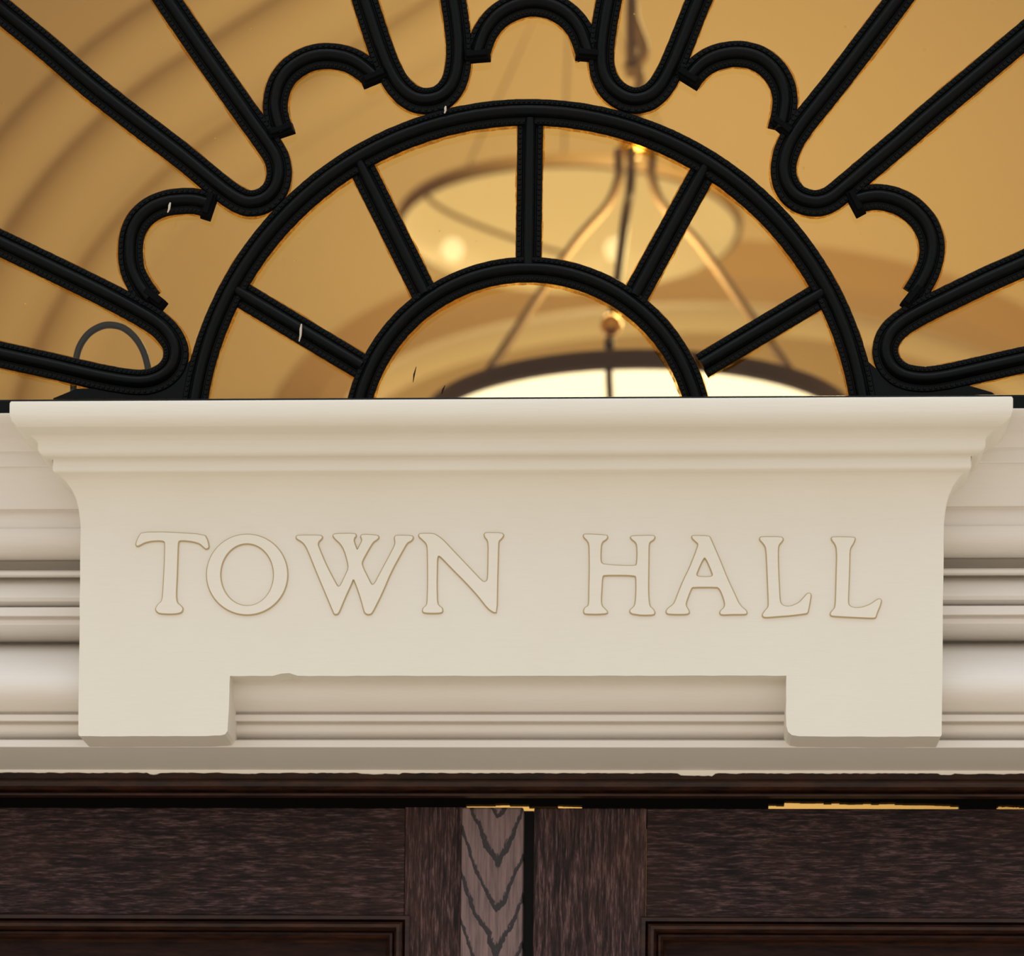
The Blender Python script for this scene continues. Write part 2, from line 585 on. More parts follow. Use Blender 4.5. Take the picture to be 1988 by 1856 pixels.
def door_leaf(name, side, label):
    root = thing(name, (0.37 * side, Y_DOOR, 0), label, 'door', kind='structure')
    X = lambda u, v=1700: P(u, v, Y_DOOR).x
    zr = Z(1776 if side < 0 else 1781, Y_DOOR, 500 if side < 0 else 1500)
    if side < 0:
        m0, m1 = X(786), X(1016)
        o0, o1 = -HALF + 0.004, -HALF + 0.12
    else:
        m0, m1 = X(1036), X(1254)
        o0, o1 = HALF - 0.12, HALF - 0.004
    z0 = 0.006
    # stiles
    if side < 0:
        xa = X(895)
        bevel(box_obj('stile', (m0, Y_DOOR, z0), (xa + 0.004, Y_DOOR + T, zdoor), OAK_V, root), 0.0006)
        bevel(box_obj('cover_strip', (xa + 0.0008, Y_DOOR - 0.010, z0), (m1, Y_DOOR + T, zdoor - 0.002), OAK_F, root), 0.0018)
        bevel(box_obj('stile', (o0, Y_DOOR, z0), (o1, Y_DOOR + T, zdoor), OAK_V, root), 0.0006)
        box_obj('rebate', (m1 - 0.001, Y_DOOR + 0.022, z0), (m1 + 0.0095, Y_DOOR + T, zdoor), BLACK, root)
        ra, rb = o1, m0 - 0.0004
    else:
        bevel(box_obj('stile', (m0, Y_DOOR - 0.001, z0), (m1, Y_DOOR + T, zdoor - 0.001), OAK_V, root), 0.0012)
        bevel(box_obj('stile', (o0, Y_DOOR, z0), (o1, Y_DOOR + T, zdoor), OAK_V, root), 0.0006)
        ra, rb = m1 + 0.0004, o0
    bevel(box_obj('rail', (ra, Y_DOOR + 0.0008, zr), (rb, Y_DOOR + T, zdoor - 0.001), OAK_H, root), 0.0008)
    bevel(box_obj('rail', (ra, Y_DOOR + 0.0008, z0), (rb, Y_DOOR + T, 0.24), OAK_H, root), 0.0008)
    # the panel moulding laps a little over the meeting stile, as on the photo
    if side < 0:
        pa, pb = ra - 0.004, X(797)
    else:
        pa, pb = X(1245), rb + 0.004
    zb = 0.24
    zt_ = zr
    # (inset from the opening's edge, depth): bolection moulding
    mp = [(0.0, 0.004), (0.0, -0.0025), (0.0012, -0.0035), (0.0048, -0.0035), (0.0062, 0.0025), (0.0080, -0.0060), (0.0105, -0.0085), (0.0135, -0.0070), (0.0160, -0.0010),
          (0.0172, 0.0035), (0.0182, -0.0005), (0.0205, -0.0015), (0.0228, 0.0025), (0.0245, 0.0120), (0.0275, 0.0165), (0.0300, 0.0165)]
    bm = bmesh.new()
    rows = []
    for ins, dep in mp:
        rows.append([bm.verts.new(p) for p in ((pa + ins, Y_DOOR + dep, zb + ins), (pb - ins, Y_DOOR + dep, zb + ins),
                                               (pb - ins, Y_DOOR + dep, zt_ - ins), (pa + ins, Y_DOOR + dep, zt_ - ins))])
    for a, b in zip(rows, rows[1:]):
        for k in range(4):
            bm.faces.new((a[k], a[(k + 1) % 4], b[(k + 1) % 4], b[k]))
    link('panel_moulding', bm, OAK_M, root)
    i = 0.026
    box_obj('panel', (pa + i, Y_DOOR + 0.0155, zb + i), (pb - i, Y_DOOR + 0.035, zt_ - i), OAK_P, root)
    return root


door_leaf('door_1', -1, 'left dark oak door leaf with flame-grained cover strip along its meeting edge')
door_leaf('door_2', 1, 'right dark oak door leaf with broad plain upright meeting stile')

# --- walls, floor, ceiling of the hall behind -----------------------------
c0 = P(1028, 872, Y_GLASS)
FANR = 1450 * (Y_GLASS + 3) / F
HW, HD, HH = 3.2, 12.0, 7.0


def wall_front():
    bm = bmesh.new()
    zc = c0.z
    K = 64
    ring = []
    for Yy in (0.06, 0.30):
        a, b = [], []
        for i in range(K + 1):
            t = PI * i / K
            dx, dz = math.cos(t), math.sin(t)
            rr = FANR * (1.0 if Yy < 0.1 else 1.16)
            a.append(bm.verts.new((c0.x + rr * dx, Yy, zc + rr * dz)))
            s = min(((HW + 0.2) / abs(dx)) if abs(dx) > 1e-6 else 1e9, ((HH + 0.2 - zc) / dz) if dz > 1e-6 else 1e9)
            b.append(bm.verts.new((c0.x * 0 + s * dx, Yy, zc + s * dz)))
        ring.append((a, b))
    (a0, b0), (a1, b1) = ring
    for i in range(K):
        bm.faces.new((a0[i], a0[i + 1], b0[i + 1], b0[i]))
        bm.faces.new((a1[i], b1[i], b1[i + 1], a1[i + 1]))
        bm.faces.new((a0[i], a1[i], a1[i + 1], a0[i + 1]))
    x0, x1 = c0.x - FANR, c0.x + FANR
    add_box(bm, (-HW - 0.2, 0.06, 0), (max(x0, -HALF) - 0.0005 if x0 > -HALF else -HALF - 0.0005, 0.30, zc))
    add_box(bm, (HALF + 0.0005, 0.06, 0), (HW + 0.2, 0.30, zc))
    o = link('wall_front', bm, CREAM2)
    tag(o, 'cream outer wall around the arched doorway', 'wall', kind='structure')


wall_front()
tag(box_obj('wall_left', (-HW - 0.2, 0.30, 0), (-HW, HD, HH), PLASTER), 'warm plaster side wall of the hall, left of the doors', 'wall', kind='structure')
tag(box_obj('wall_right', (HW, 0.30, 0), (HW + 0.2, HD, HH), PLASTER), 'warm plaster side wall of the hall, right of the doors', 'wall', kind='structure')
tag(box_obj('floor', (-HW - 0.2, -0.0, -0.2), (HW + 0.2, HD + 0.2, 0), HALLFLOOR), 'wooden floor of the hall behind the doors', 'floor', kind='structure')
tag(box_obj('ceiling', (-HW - 0.2, 0.30, HH), (HW + 0.2, HD + 0.2, HH + 0.2), PLASTER), 'plaster ceiling of the hall', 'ceiling', kind='structure')
tag(box_obj('wall_end', (-HW - 0.2, HD, 0), (HW + 0.2, HD + 0.2, HH), PLASTER), 'end wall of the passage seen beyond the inner arch', 'wall', kind='structure')
# inner wall with the wide brown arch
Y_IN = 8.0
ac = P(1345, 838, Y_IN)
AA, AB = 690 * 11 / F, 238 * 11 / F
bm = bmesh.new()
K = 48
loops = []
for Yy in (Y_IN, Y_IN + 0.25):
    a, b = [], []
    for i in range(K + 1):
        t = PI * i / K
        x, z = ac.x + AA * math.cos(t), ac.z + AB * math.sin(t)
        a.append(bm.verts.new((x, Yy, z)))
        dx, dz = math.cos(t), math.sin(t)
        xx = ac.x + (HW - ac.x if dx > 0 else HW + ac.x) * (dx if abs(dx) > 0 else 0)
        s = min((((HW - ac.x) if dx > 0 else (HW + ac.x)) / abs(dx)) if abs(dx) > 1e-6 else 1e9, ((HH - ac.z) / dz) if dz > 1e-6 else 1e9)
        b.append(bm.verts.new((ac.x + s * dx, Yy, ac.z + s * dz)))
    loops.append((a, b))
(a0, b0), (a1, b1) = loops
for i in range(K):
    bm.faces.new((a0[i], a0[i + 1], b0[i + 1], b0[i]))
    bm.faces.new((a1[i], b1[i], b1[i + 1], a1[i + 1]))
    bm.faces.new((a0[i], a1[i], a1[i + 1], a0[i + 1]))
add_box(bm, (-HW, Y_IN, 0), (ac.x - AA, Y_IN + 0.25, ac.z))
add_box(bm, (ac.x + AA, Y_IN, 0), (HW, Y_IN + 0.25, ac.z))
tag(link('wall_back', bm, PLASTER), 'blurred warm plaster wall of the hall seen through the fanlight', 'wall', kind='structure')
# brown archivolt
bm = bmesh.new()
prev = None
for i in range(K + 1):
    t = PI * i / K
    e = 0.23
    q = [(0, 0.01), (0, -0.07), (0.35 * e, -0.10), (e, -0.05), (e, 0.01)]
    cur = [bm.verts.new((ac.x + (AA + r) * math.cos(t), Y_IN + y, ac.z + (AB + r) * math.sin(t))) for r, y in q]
    if prev:
        for k in range(5):
            bm.faces.new((prev[k], prev[(k + 1) % 5], cur[(k + 1) % 5], cur[k]))
    prev = cur
tag(link('trim_3', bm, ARCHBROWN, smooth=True), 'blurred brown arch surround deep in the hall, behind the lower lamp', 'arch', kind='structure')
# curved plaster ribs at upper left
ribs = thing('trim_4', P(300, 300, Y_IN), 'curved plaster ribs sweeping over the hall wall at upper left', 'moulding', kind='structure')
for R, rad in ((1165, 0.13), (1030, 0.15), (885, 0.13)):
    pts = []
    for dg in range(200, 116, -4):
        t = math.radians(dg)
        pts.append((942 + R * math.cos(t), 1056 - R * math.sin(t)))
    dxy = (pts[-1][0] - pts[-2][0], pts[-1][1] - pts[-2][1])
    k = math.hypot(*dxy)
    for j in range(1, 8):
        pts.append((pts[-1][0] + dxy[0] / k * 90, pts[-1][1] + dxy[1] / k * 90))
    bm = bmesh.new()
    add_tube(bm, [P(u, v, Y_IN + 0.06) for u, v in pts], rad, 20)
    link('rib', bm, PLASTER, ribs, smooth=True)

# ================================================================== FANLIGHT
GC = (1028.0, 872.0)
g0 = P(GC[0], 797, Y_IRON)
ztop = tprof[0][1]
grille = thing('fanlight_grille', (g0.x, Y_IRON, ztop), 'black cast iron fanlight tracery with rings, spokes and petal loops above the cream sign', 'window grille')
PXM = (Y_IRON + 3.0) / F        # metres per pixel on the ironwork plane
PROF = [(-1, 0), (-1, 3.2), (-.93, 4.4), (-.60, 4.4), (-.54, 3.0), (-.46, 3.4), (-.42, 6.6), (-.31, 9.4), (-.16, 11.2), (0, 11.8),
        (.16, 11.2), (.31, 9.4), (.42, 6.6), (.46, 3.4), (.54, 3.0), (.60, 4.4), (.93, 4.4), (1, 3.2), (1, 0)]


def sweep_bar(name, px, parent, hw_px=25.0, beads=True, smooth_path=True, lift=0.0, cap=True):
    pts = catmull(px, 6) if smooth_path and len(px) > 2 else px
    pts = resample(pts, 7.0)
    w = [P(u, v, Y_IRON) for u, v in pts]
    bm = bmesh.new()
    hw = hw_px * PXM
    rows = []
    frames = []
    for i, p in enumerate(w):
        t = (w[min(i + 1, len(w) - 1)] - w[max(i - 1, 0)]).normalized()
        nrm = Vector((-t.z, 0, t.x))
        frames.append((p, t, nrm))
        j = 1 + random.uniform(-0.012, 0.012)
        rows.append([bm.verts.new(p + nrm * (s * hw * (j if abs(s) > .9 else 1)) + Vector((0, -(h / 1000.0) - lift, 0))) for s, h in PROF])
    k = len(PROF)
    for a, b in zip(rows, rows[1:]):
        for i in range(k):
            bm.faces.new((a[i], a[(i + 1) % k], b[(i + 1) % k], b[i]))
    bm.faces.new(rows[0][::-1])
    bm.faces.new(rows[-1])
    if beads:
        n = len(frames)
        L = sum((b[0] - a[0]).length for a, b in zip(frames, frames[1:]))
        cnt = int(L / 0.0050)
        for c in range(cnt):
            q = (c + 0.5) / cnt * (n - 1)
            i = min(int(q), n - 2)
            f = q - i
            p = frames[i][0].lerp(frames[i + 1][0], f)
            t = frames[i][1].lerp(frames[i + 1][1], f).normalized()
            nr = Vector((-t.z, 0, t.x))
            for sd in (-1, 1):
                a, b = 0.64 * hw * sd, 0.89 * hw * sd
                lo, hi = -0.0040 - lift, -0.0056 - lift
                vv = []
                for yy, sh in ((lo, 1.0), (hi, 0.7)):
                    for ts, ns in ((-1, a), (1, a), (1, b), (-1, b)):
                        mid = (a + b) / 2
                        vv.append(bm.verts.new(p + t * (ts * 0.0015 * sh) + nr * (mid + (ns - mid) * sh) + Vector((0, yy, 0))))
                for fc in ((4, 5, 6, 7), (0, 1, 5, 4), (1, 2, 6, 5), (2, 3, 7, 6), (3, 0, 4, 7)):
                    bm.faces.new([vv[x] for x in fc])
    return link(name, bm, IRON, parent, smooth=True)


def arc_px(cx, cy, R, a0, a1, n=60):
    return [(cx + R * math.cos(math.radians(a0 + (a1 - a0) * i / n)), cy - R * math.sin(math.radians(a0 + (a1 - a0) * i / n))) for i in range(n + 1)]


def fill_prism(bm, loops, yf, yb, off=0.0, m_face=0, m_side=0):
    """Flat shape facing -y at yf, sides flaring out by off down to yb."""
    polys = [[Vector((x, z, 0)) for x, z in lp] for lp in loops]
    flat = []
    for lp in loops:
        for x, z in lp:
            flat.append(bm.verts.new((x, yf, z)))
    for tri in tessellate_polygon(polys):
        try:
            f = bm.faces.new([flat[i] for i in tri])
            f.material_index = m_face
        except ValueError:
            pass
    base = 0
    for li, lp in enumerate(loops):
        n_ = len(lp)
        area = sum(lp[i][0] * lp[(i + 1) % n_][1] - lp[(i + 1) % n_][0] * lp[i][1] for i in range(n_))
        sgn = 1 if area > 0 else -1
        if li > 0:
            sgn = -sgn
        bk = []
        for i in range(n_):
            a, b, c = Vector(lp[i - 1]), Vector(lp[i]), Vector(lp[(i + 1) % n_])
            d1, d2 = (b - a), (c - b)
            n1 = Vector((d1.y, -d1.x)).normalized() if d1.length > 1e-9 else Vector((0, 0))
            n2 = Vector((d2.y, -d2.x)).normalized() if d2.length > 1e-9 else Vector((0, 0))
            nn = (n1 + n2)
            nn = nn.normalized() if nn.length > 1e-6 else n1
            q = b + nn * off * sgn
            bk.append(bm.verts.new((q.x, yb, q.y)))
        for i in range(n_):
            f = bm.faces.new((flat[base + i], flat[base + (i + 1) % n_], bk[(i + 1) % n_], bk[i]))
            f.material_index = m_side
        base += n_


ALL_BARS = []


def bar(name, px, **k):
    o = sweep_bar(name, px, grille, **k)
    ALL_BARS.append(px)
    return o


ring_big = bar('ring', arc_px(1027.5, 876, 654, 180, 0), smooth_path=False, lift=0.0035)
ring_small = bar('ring', arc_px(1025.5, 863, 336, 180, 0), smooth_path=False, hw_px=24, lift=0.0035)
SPOKES = [[(1030, 236), (1026, 524)], [(695, 312), (826, 575)], [(1378, 312), (1232, 578)], [(456, 565), (704, 714)], [(1604, 567), (1362, 712)]]
spokes = [bar('spoke', s, hw_px=25) for s in SPOKES]


def extend(px):
    def out(p, q):                      # from q through p to the frame
        d = (p[0] - q[0], p[1] - q[1])
        k = math.hypot(*d)
        d = (d[0] / k, d[1] / k)
        s = 0
        while math.hypot(p[0] + d[0] * s - GC[0], p[1] + d[1] * s - GC[1]) < 1440:
            s += 4
        return (p[0] + d[0] * s, p[1] + d[1] * s)
    a, b = out(px[0], px[1]), out(px[-1], px[-2])
    mid = lambda p, q: ((p[0] + q[0]) / 2, (p[1] + q[1]) / 2)
    return [a, mid(a, px[0])] + px + [mid(b, px[-1]), b]


LOOPS = [
    [(-60, 445), (0, 473), (100, 521), (200, 570), (268, 606), (312, 634), (337, 664), (343, 692), (333, 719), (308, 738), (270, 745), (200, 735), (100, 712), (0, 690), (-60, 676)],
    [(-60, -35), (0, 19), (90, 93), (176, 167), (264, 236), (352, 303), (420, 359), (455, 385), (483, 397), (512, 392), (534, 372), (543, 342), (538, 310), (520, 280), (490, 238), (453, 186), (390, 96), (324, 0), (284, -60)],
    [(692, -60), (708, 0), (722, 44), (740, 98), (757, 140), (775, 170), (800, 192), (828, 199), (858, 191), (879, 168), (889, 135), (891, 90), (886, 40), (880, 0), (873, -60)],
    [(1192, -60), (1183, 0), (1174, 50), (1168, 100), (1170, 140), (1184, 171), (1208, 191), (1234, 198), (1262, 190), (1284, 169), (1303, 135), (1319, 98), (1338, 50), (1358, 0), (1383, -60)],
    [(1788, -58), (1746, 0), (1690, 74), (1629, 154), (1590, 203), (1556, 246), (1532, 285), (1521, 325), (1526, 360), (1546, 386), (1578, 397), (1608, 391), (1640, 367), (1680, 333), (1745, 278), (1813, 219), (1900, 146), (1988, 72), (2050, 20)],
    [(2050, 483), (1988, 513), (1920, 543), (1843, 580), (1790, 606), (1750, 630), (1726, 655), (1718, 685), (1728, 713), (1752, 732), (1790, 739), (1830, 735), (1868, 727), (1930, 713), (1988, 700), (2050, 687)],
]
loops_o = [bar('loop', extend(l), lift=0.0015) for l in LOOPS]
SCALLOPS = [
    [(292, 584), (272, 556), (258, 525), (254, 490), (258, 455), (272, 427), (295, 407), (322, 396), (350, 392), (380, 392), (407, 399)],
    [(549, 264), (539, 235), (535, 205), (542, 170), (560, 141), (590, 120), (620, 111), (650, 111), (680, 118), (706, 133), (728, 152)],
    [(925, 116), (932, 90), (945, 60), (968, 33), (1000, 15), (1033, 8), (1068, 13), (1100, 30), (1124, 57), (1137, 88), (1145, 114)],
    [(1336, 156), (1360, 130), (1390, 113), (1431, 106), (1470, 114), (1500, 136), (1518, 165), (1524, 195), (1521, 225), (1514, 255)],
    [(1655, 394), (1680, 386), (1710, 384), (1745, 393), (1775, 412), (1798, 440), (1809, 475), (1806, 510), (1793, 543), (1774, 574)],
]
scallops = [bar('scallop', s, hw_px=24.5) for s in SCALLOPS]


def collar(parent, c, ang):
    """Small stepped foot where a scallop meets a loop; long side at ang degrees (image sense)."""
    bm = bmesh.new()
    t = Vector((math.cos(math.radians(ang)), 0, math.sin(math.radians(ang))))
    nr = Vector((-t.z, 0, t.x))
    p = P(c[0], c[1], Y_IRON)
    for hl, hh, hgt in ((27, 11, 0.0085), (23, 6, 0.0125)):
        v = []
        for y, s in ((0, 1.0), (-hgt, 0.86)):
            for a, b in ((-1, -1), (1, -1), (1, 1), (-1, 1)):
                v.append(bm.verts.new(p + t * (a * hl * PXM * s) + nr * (b * hh * PXM * s) + Vector((0, y, 0))))
        for f in ((4, 5, 6, 7), (0, 1, 5, 4), (1, 2, 6, 5), (2, 3, 7, 6), (3, 0, 4, 7)):
            bm.faces.new([v[i] for i in f])
    bevel(link('collar', bm, IRON_ROUGH, parent), 0.0007)


for i, (c, a) in enumerate([((300, 582), -38), ((407, 402), 72), ((546, 258), 18), ((728, 154), 22), ((926, 112), 4), ((1144, 110), -6),
                            ((1336, 154), -32), ((1519, 250), -40), ((1660, 396), -62), ((1771, 578), 52)]):
    collar(scallops[i // 2], c, a)

# pale flecks of old paint left on three bars
for o, p, a, ln in ((spokes[3], (583, 646), 83, 17), (scallops[0], (328, 403), 75, 10), (loops_o[2], (864, 213), 80, 7)):
    q = P(p[0], p[1], Y_IRON - 0.0155)
    bm = bmesh.new()
    d = Vector((math.cos(math.radians(a)), 0, math.sin(math.radians(a)))) * ln * PXM
    add_tube(bm, [q - d, q - d * 0.3 + Vector((0.0006, 0, 0)), q + d * 0.4, q + d], [0.0006, 0.0011, 0.0013, 0.0007], 6)
    link('paint_fleck', bm, FLECK, o)['label'] = 'pale fleck of old paint'

# solid iron webs between the lowest loops and the rail
for wp in ([(104, 776), (150, 757), (235, 755), (345, 730), (372, 700), (380, 776)], [(1676, 776), (1680, 700), (1712, 728), (1760, 745), (1870, 748), (1925, 764), (1940, 776)]):
    lp = [(P(u, v, Y_IRON).x, P(u, v, Y_IRON).z) for u, v in wp][::-1]
    bm = bmesh.new()
    fill_prism(bm, [lp], Y_IRON - 0.004, Y_IRON)
    link('web', bm, IRON, grille)

# bottom rail and outer frame of the fanlight
bm = bmesh.new()
zr1 = P(994, 770, Y_IRON - 0.03).z
add_box(bm, (-HALF + 0.001, Y_IRON - 0.03, ztop), (HALF - 0.001, Y_IRON, zr1))
add_box(bm, (-HALF + 0.001, Y_IRON - 0.034, ztop), (HALF - 0.001, Y_IRON, ztop + 0.014))
bevel(link('bottom_rail', bm, IRON, grille), 0.002)
sweep_bar('frame', arc_px(GC[0], GC[1], 1428, 176, 4, 120), grille, hw_px=30, beads=False, smooth_path=False)

# glass sheet behind, with the putty that seals it
window = thing('window_1', (c0.x, Y_GLASS, ztop), 'old glass of the half-round fanlight behind the black tracery', 'window', kind='structure')
bm = bmesh.new()
K = 64
R = FANR - 0.002
fr_, bk_ = [], []
pts = [(c0.x + R * math.cos(PI * i / K), c0.z + R * math.sin(PI * i / K)) for i in range(K + 1)]
pts = [p for p in pts if p[1] > ztop] or pts
pts = [(pts[0][0], ztop)] + pts + [(pts[-1][0], ztop)]
f1 = [bm.verts.new((x, Y_GLASS, z)) for x, z in pts]
bm.faces.new(f1)
g = link('glass', bm, GLASS, window)

bm = bmesh.new()


def putty_strip(px, hw):
    pts = resample(catmull(px, 6) if len(px) > 2 else px, 9.0)
    w = [P(u, v, Y_GLASS - 0.0015) for u, v in pts]
    prev = None
    a = b = 0.0
    for i, p in enumerate(w):
        t = (w[min(i + 1, len(w) - 1)] - w[max(i - 1, 0)]).normalized()
        nr = Vector((-t.z, 0, t.x))
        a = 0.8 * a + random.uniform(-0.9, 0.9)
        b = 0.8 * b + random.uniform(-0.9, 0.9)
        cur = [bm.verts.new(p + nr * (hw + 2.6 + a) * PXM), bm.verts.new(p + nr * (hw - 4) * PXM),
               bm.verts.new(p - nr * (hw - 4) * PXM), bm.verts.new(p - nr * (hw + 2.6 + b) * PXM)]
        if prev:
            bm.faces.new((prev[0], prev[1], cur[1], cur[0]))
            bm.faces.new((prev[2], prev[3], cur[3], cur[2]))
        prev = cur


for px in ALL_BARS:
    putty_strip(px, 25)
link('putty', bm, PUTTY, window, normals=False)['label'] = 'amber putty along the bars'

# dark scratches on the glass of the inner half-round
for p, q in (((802, 742), (808, 712)), ((857, 765), (864, 748))):
    bm = bmesh.new()
    add_tube(bm, [P(*p, Y_GLASS - 0.001), P((p[0] + q[0]) / 2 - 1, (p[1] + q[1]) / 2, Y_GLASS - 0.001), P(*q, Y_GLASS - 0.001)], [0.0003, 0.0009, 0.0003], 6)
    link('scratch', bm, BLACK, window)['label'] = 'short dark scratch on the glass'

# ================================================================== SIGN
sign = thing('sign_plaque', (0, 0.0, zs_bot), 'cream moulded sign block with raised letters TOWN HALL over the double doors', 'sign')
# panel with its notch
XL, XR = P(154, 1250, 0).x, P(1830, 1250, 0).x
NL, NR = P(446, 1370, 0).x, P(1526, 1370, 0).x
zn = Z(1312, 0)
zbt = zs_bot
ztp = Z(905, 0)


def rough_line(a, b, n, amp):
    out = []
    for i in range(n):
        t = i / n
        out.append((a[0] + (b[0] - a[0]) * t + random.uniform(-amp, amp), a[1] + (b[1] - a[1]) * t + random.uniform(-amp, amp)))
    out[0] = a
    return out


zbt += 0.0003
corner = 0.0018
outl = []
outl += rough_line((XL, ztp), (XL, zbt + corner), 14, 0.00022)
outl += [(XL, zbt + corner), (XL + corner * .3, zbt + corner * .3), (XL + corner, zbt)]
outl += rough_line((XL + corner, zbt), (NL - 0.022, zbt), 12, 0.00022)[1:]
outl += [(NL - 0.022, zbt + 0.0002), (NL - 0.015, zbt + 0.0007), (NL - 0.009, zbt + 0.0008), (NL - 0.0045, zbt + 0.0018), (NL - 0.0020, zbt + 0.0050)]
outl += rough_line((NL - 0.0014, zbt + 0.012), (NL, zn), 6, 0.0003)[1:]
outl += [(NL, zn)]
outl += rough_line((NL, zn), (NL + 0.042, zn), 4, 0.0003)[1:]
outl += [(NL + 0.042, zn), (NL + 0.050, zn + 0.0022), (NL + 0.058, zn + 0.0028), (NL + 0.066, zn + 0.0002)]
outl += rough_line((NL + 0.066, zn), (NR, zn), 40, 0.00025)[1:]
outl += [(NR, zn)]
outl += rough_line((NR, zn), (NR, zbt + 0.012), 6, 0.00025)[1:]
outl += [(NR + 0.0006, zbt + 0.010), (NR + 0.0022, zbt + 0.0045), (NR + 0.006, zbt + 0.0014), (NR + 0.013, zbt + 0.0003)]
outl += rough_line((NR + 0.018, zbt), (XR - corner, zbt), 12, 0.00025)[1:]
outl += [(XR - corner, zbt), (XR - corner * .3, zbt + corner * .3), (XR, zbt + corner)]
outl += rough_line((XR, zbt + corner), (XR, ztp), 14, 0.00022)[1:]
outl += [(XR, ztp)]


bm = bmesh.new()
fill_prism(bm, [outl], 0.0, 0.125)
panel = link('panel', bm, CREAM, sign)
bevel(panel, 0.0013, 3)

# cornice: (outward from the panel in px, row at the left silhouette)
CP = [(118, 774), (120, 778), (120, 801), (117, 812), (108, 824), (96, 834), (86, 841), (77, 850), (73, 855), (73, 869), (70, 876), (62, 883), (50, 887), (49, 889),
      (48, 911), (45, 914), (36, 920), (26, 931), (16, 947), (8.5, 965), (4.2, 984), (1.7, 1003), (0.1, 1022), (-1.6, 1062)]
cprof = []
for o_, v in CP:
    d = o_ / 2000.0 * 0.98
    cprof.append((d, Z(v, -d, 994)))
ztop_c = cprof[0][1]
bm = bmesh.new()
rows = []
YB = 0.13
for d, z in cprof:
    rows.append([bm.verts.new(p) for p in ((XL - d, YB, z), (XL - d, -d, z), (XR + d, -d, z), (XR + d, YB, z))])
for a, b in zip(rows, rows[1:]):
    for k in range(3):
        bm.faces.new((a[k], a[k + 1], b[k + 1], b[k]))
bm.faces.new(rows[0][::-1])
bm.faces.new(rows[-1])
bm.faces.new([r[0] for r in rows] + [r[3] for r in rows][::-1])
cornice = link('cornice', bm, CREAM, sign, smooth=True)
bevel(cornice, 0.0012, 2)

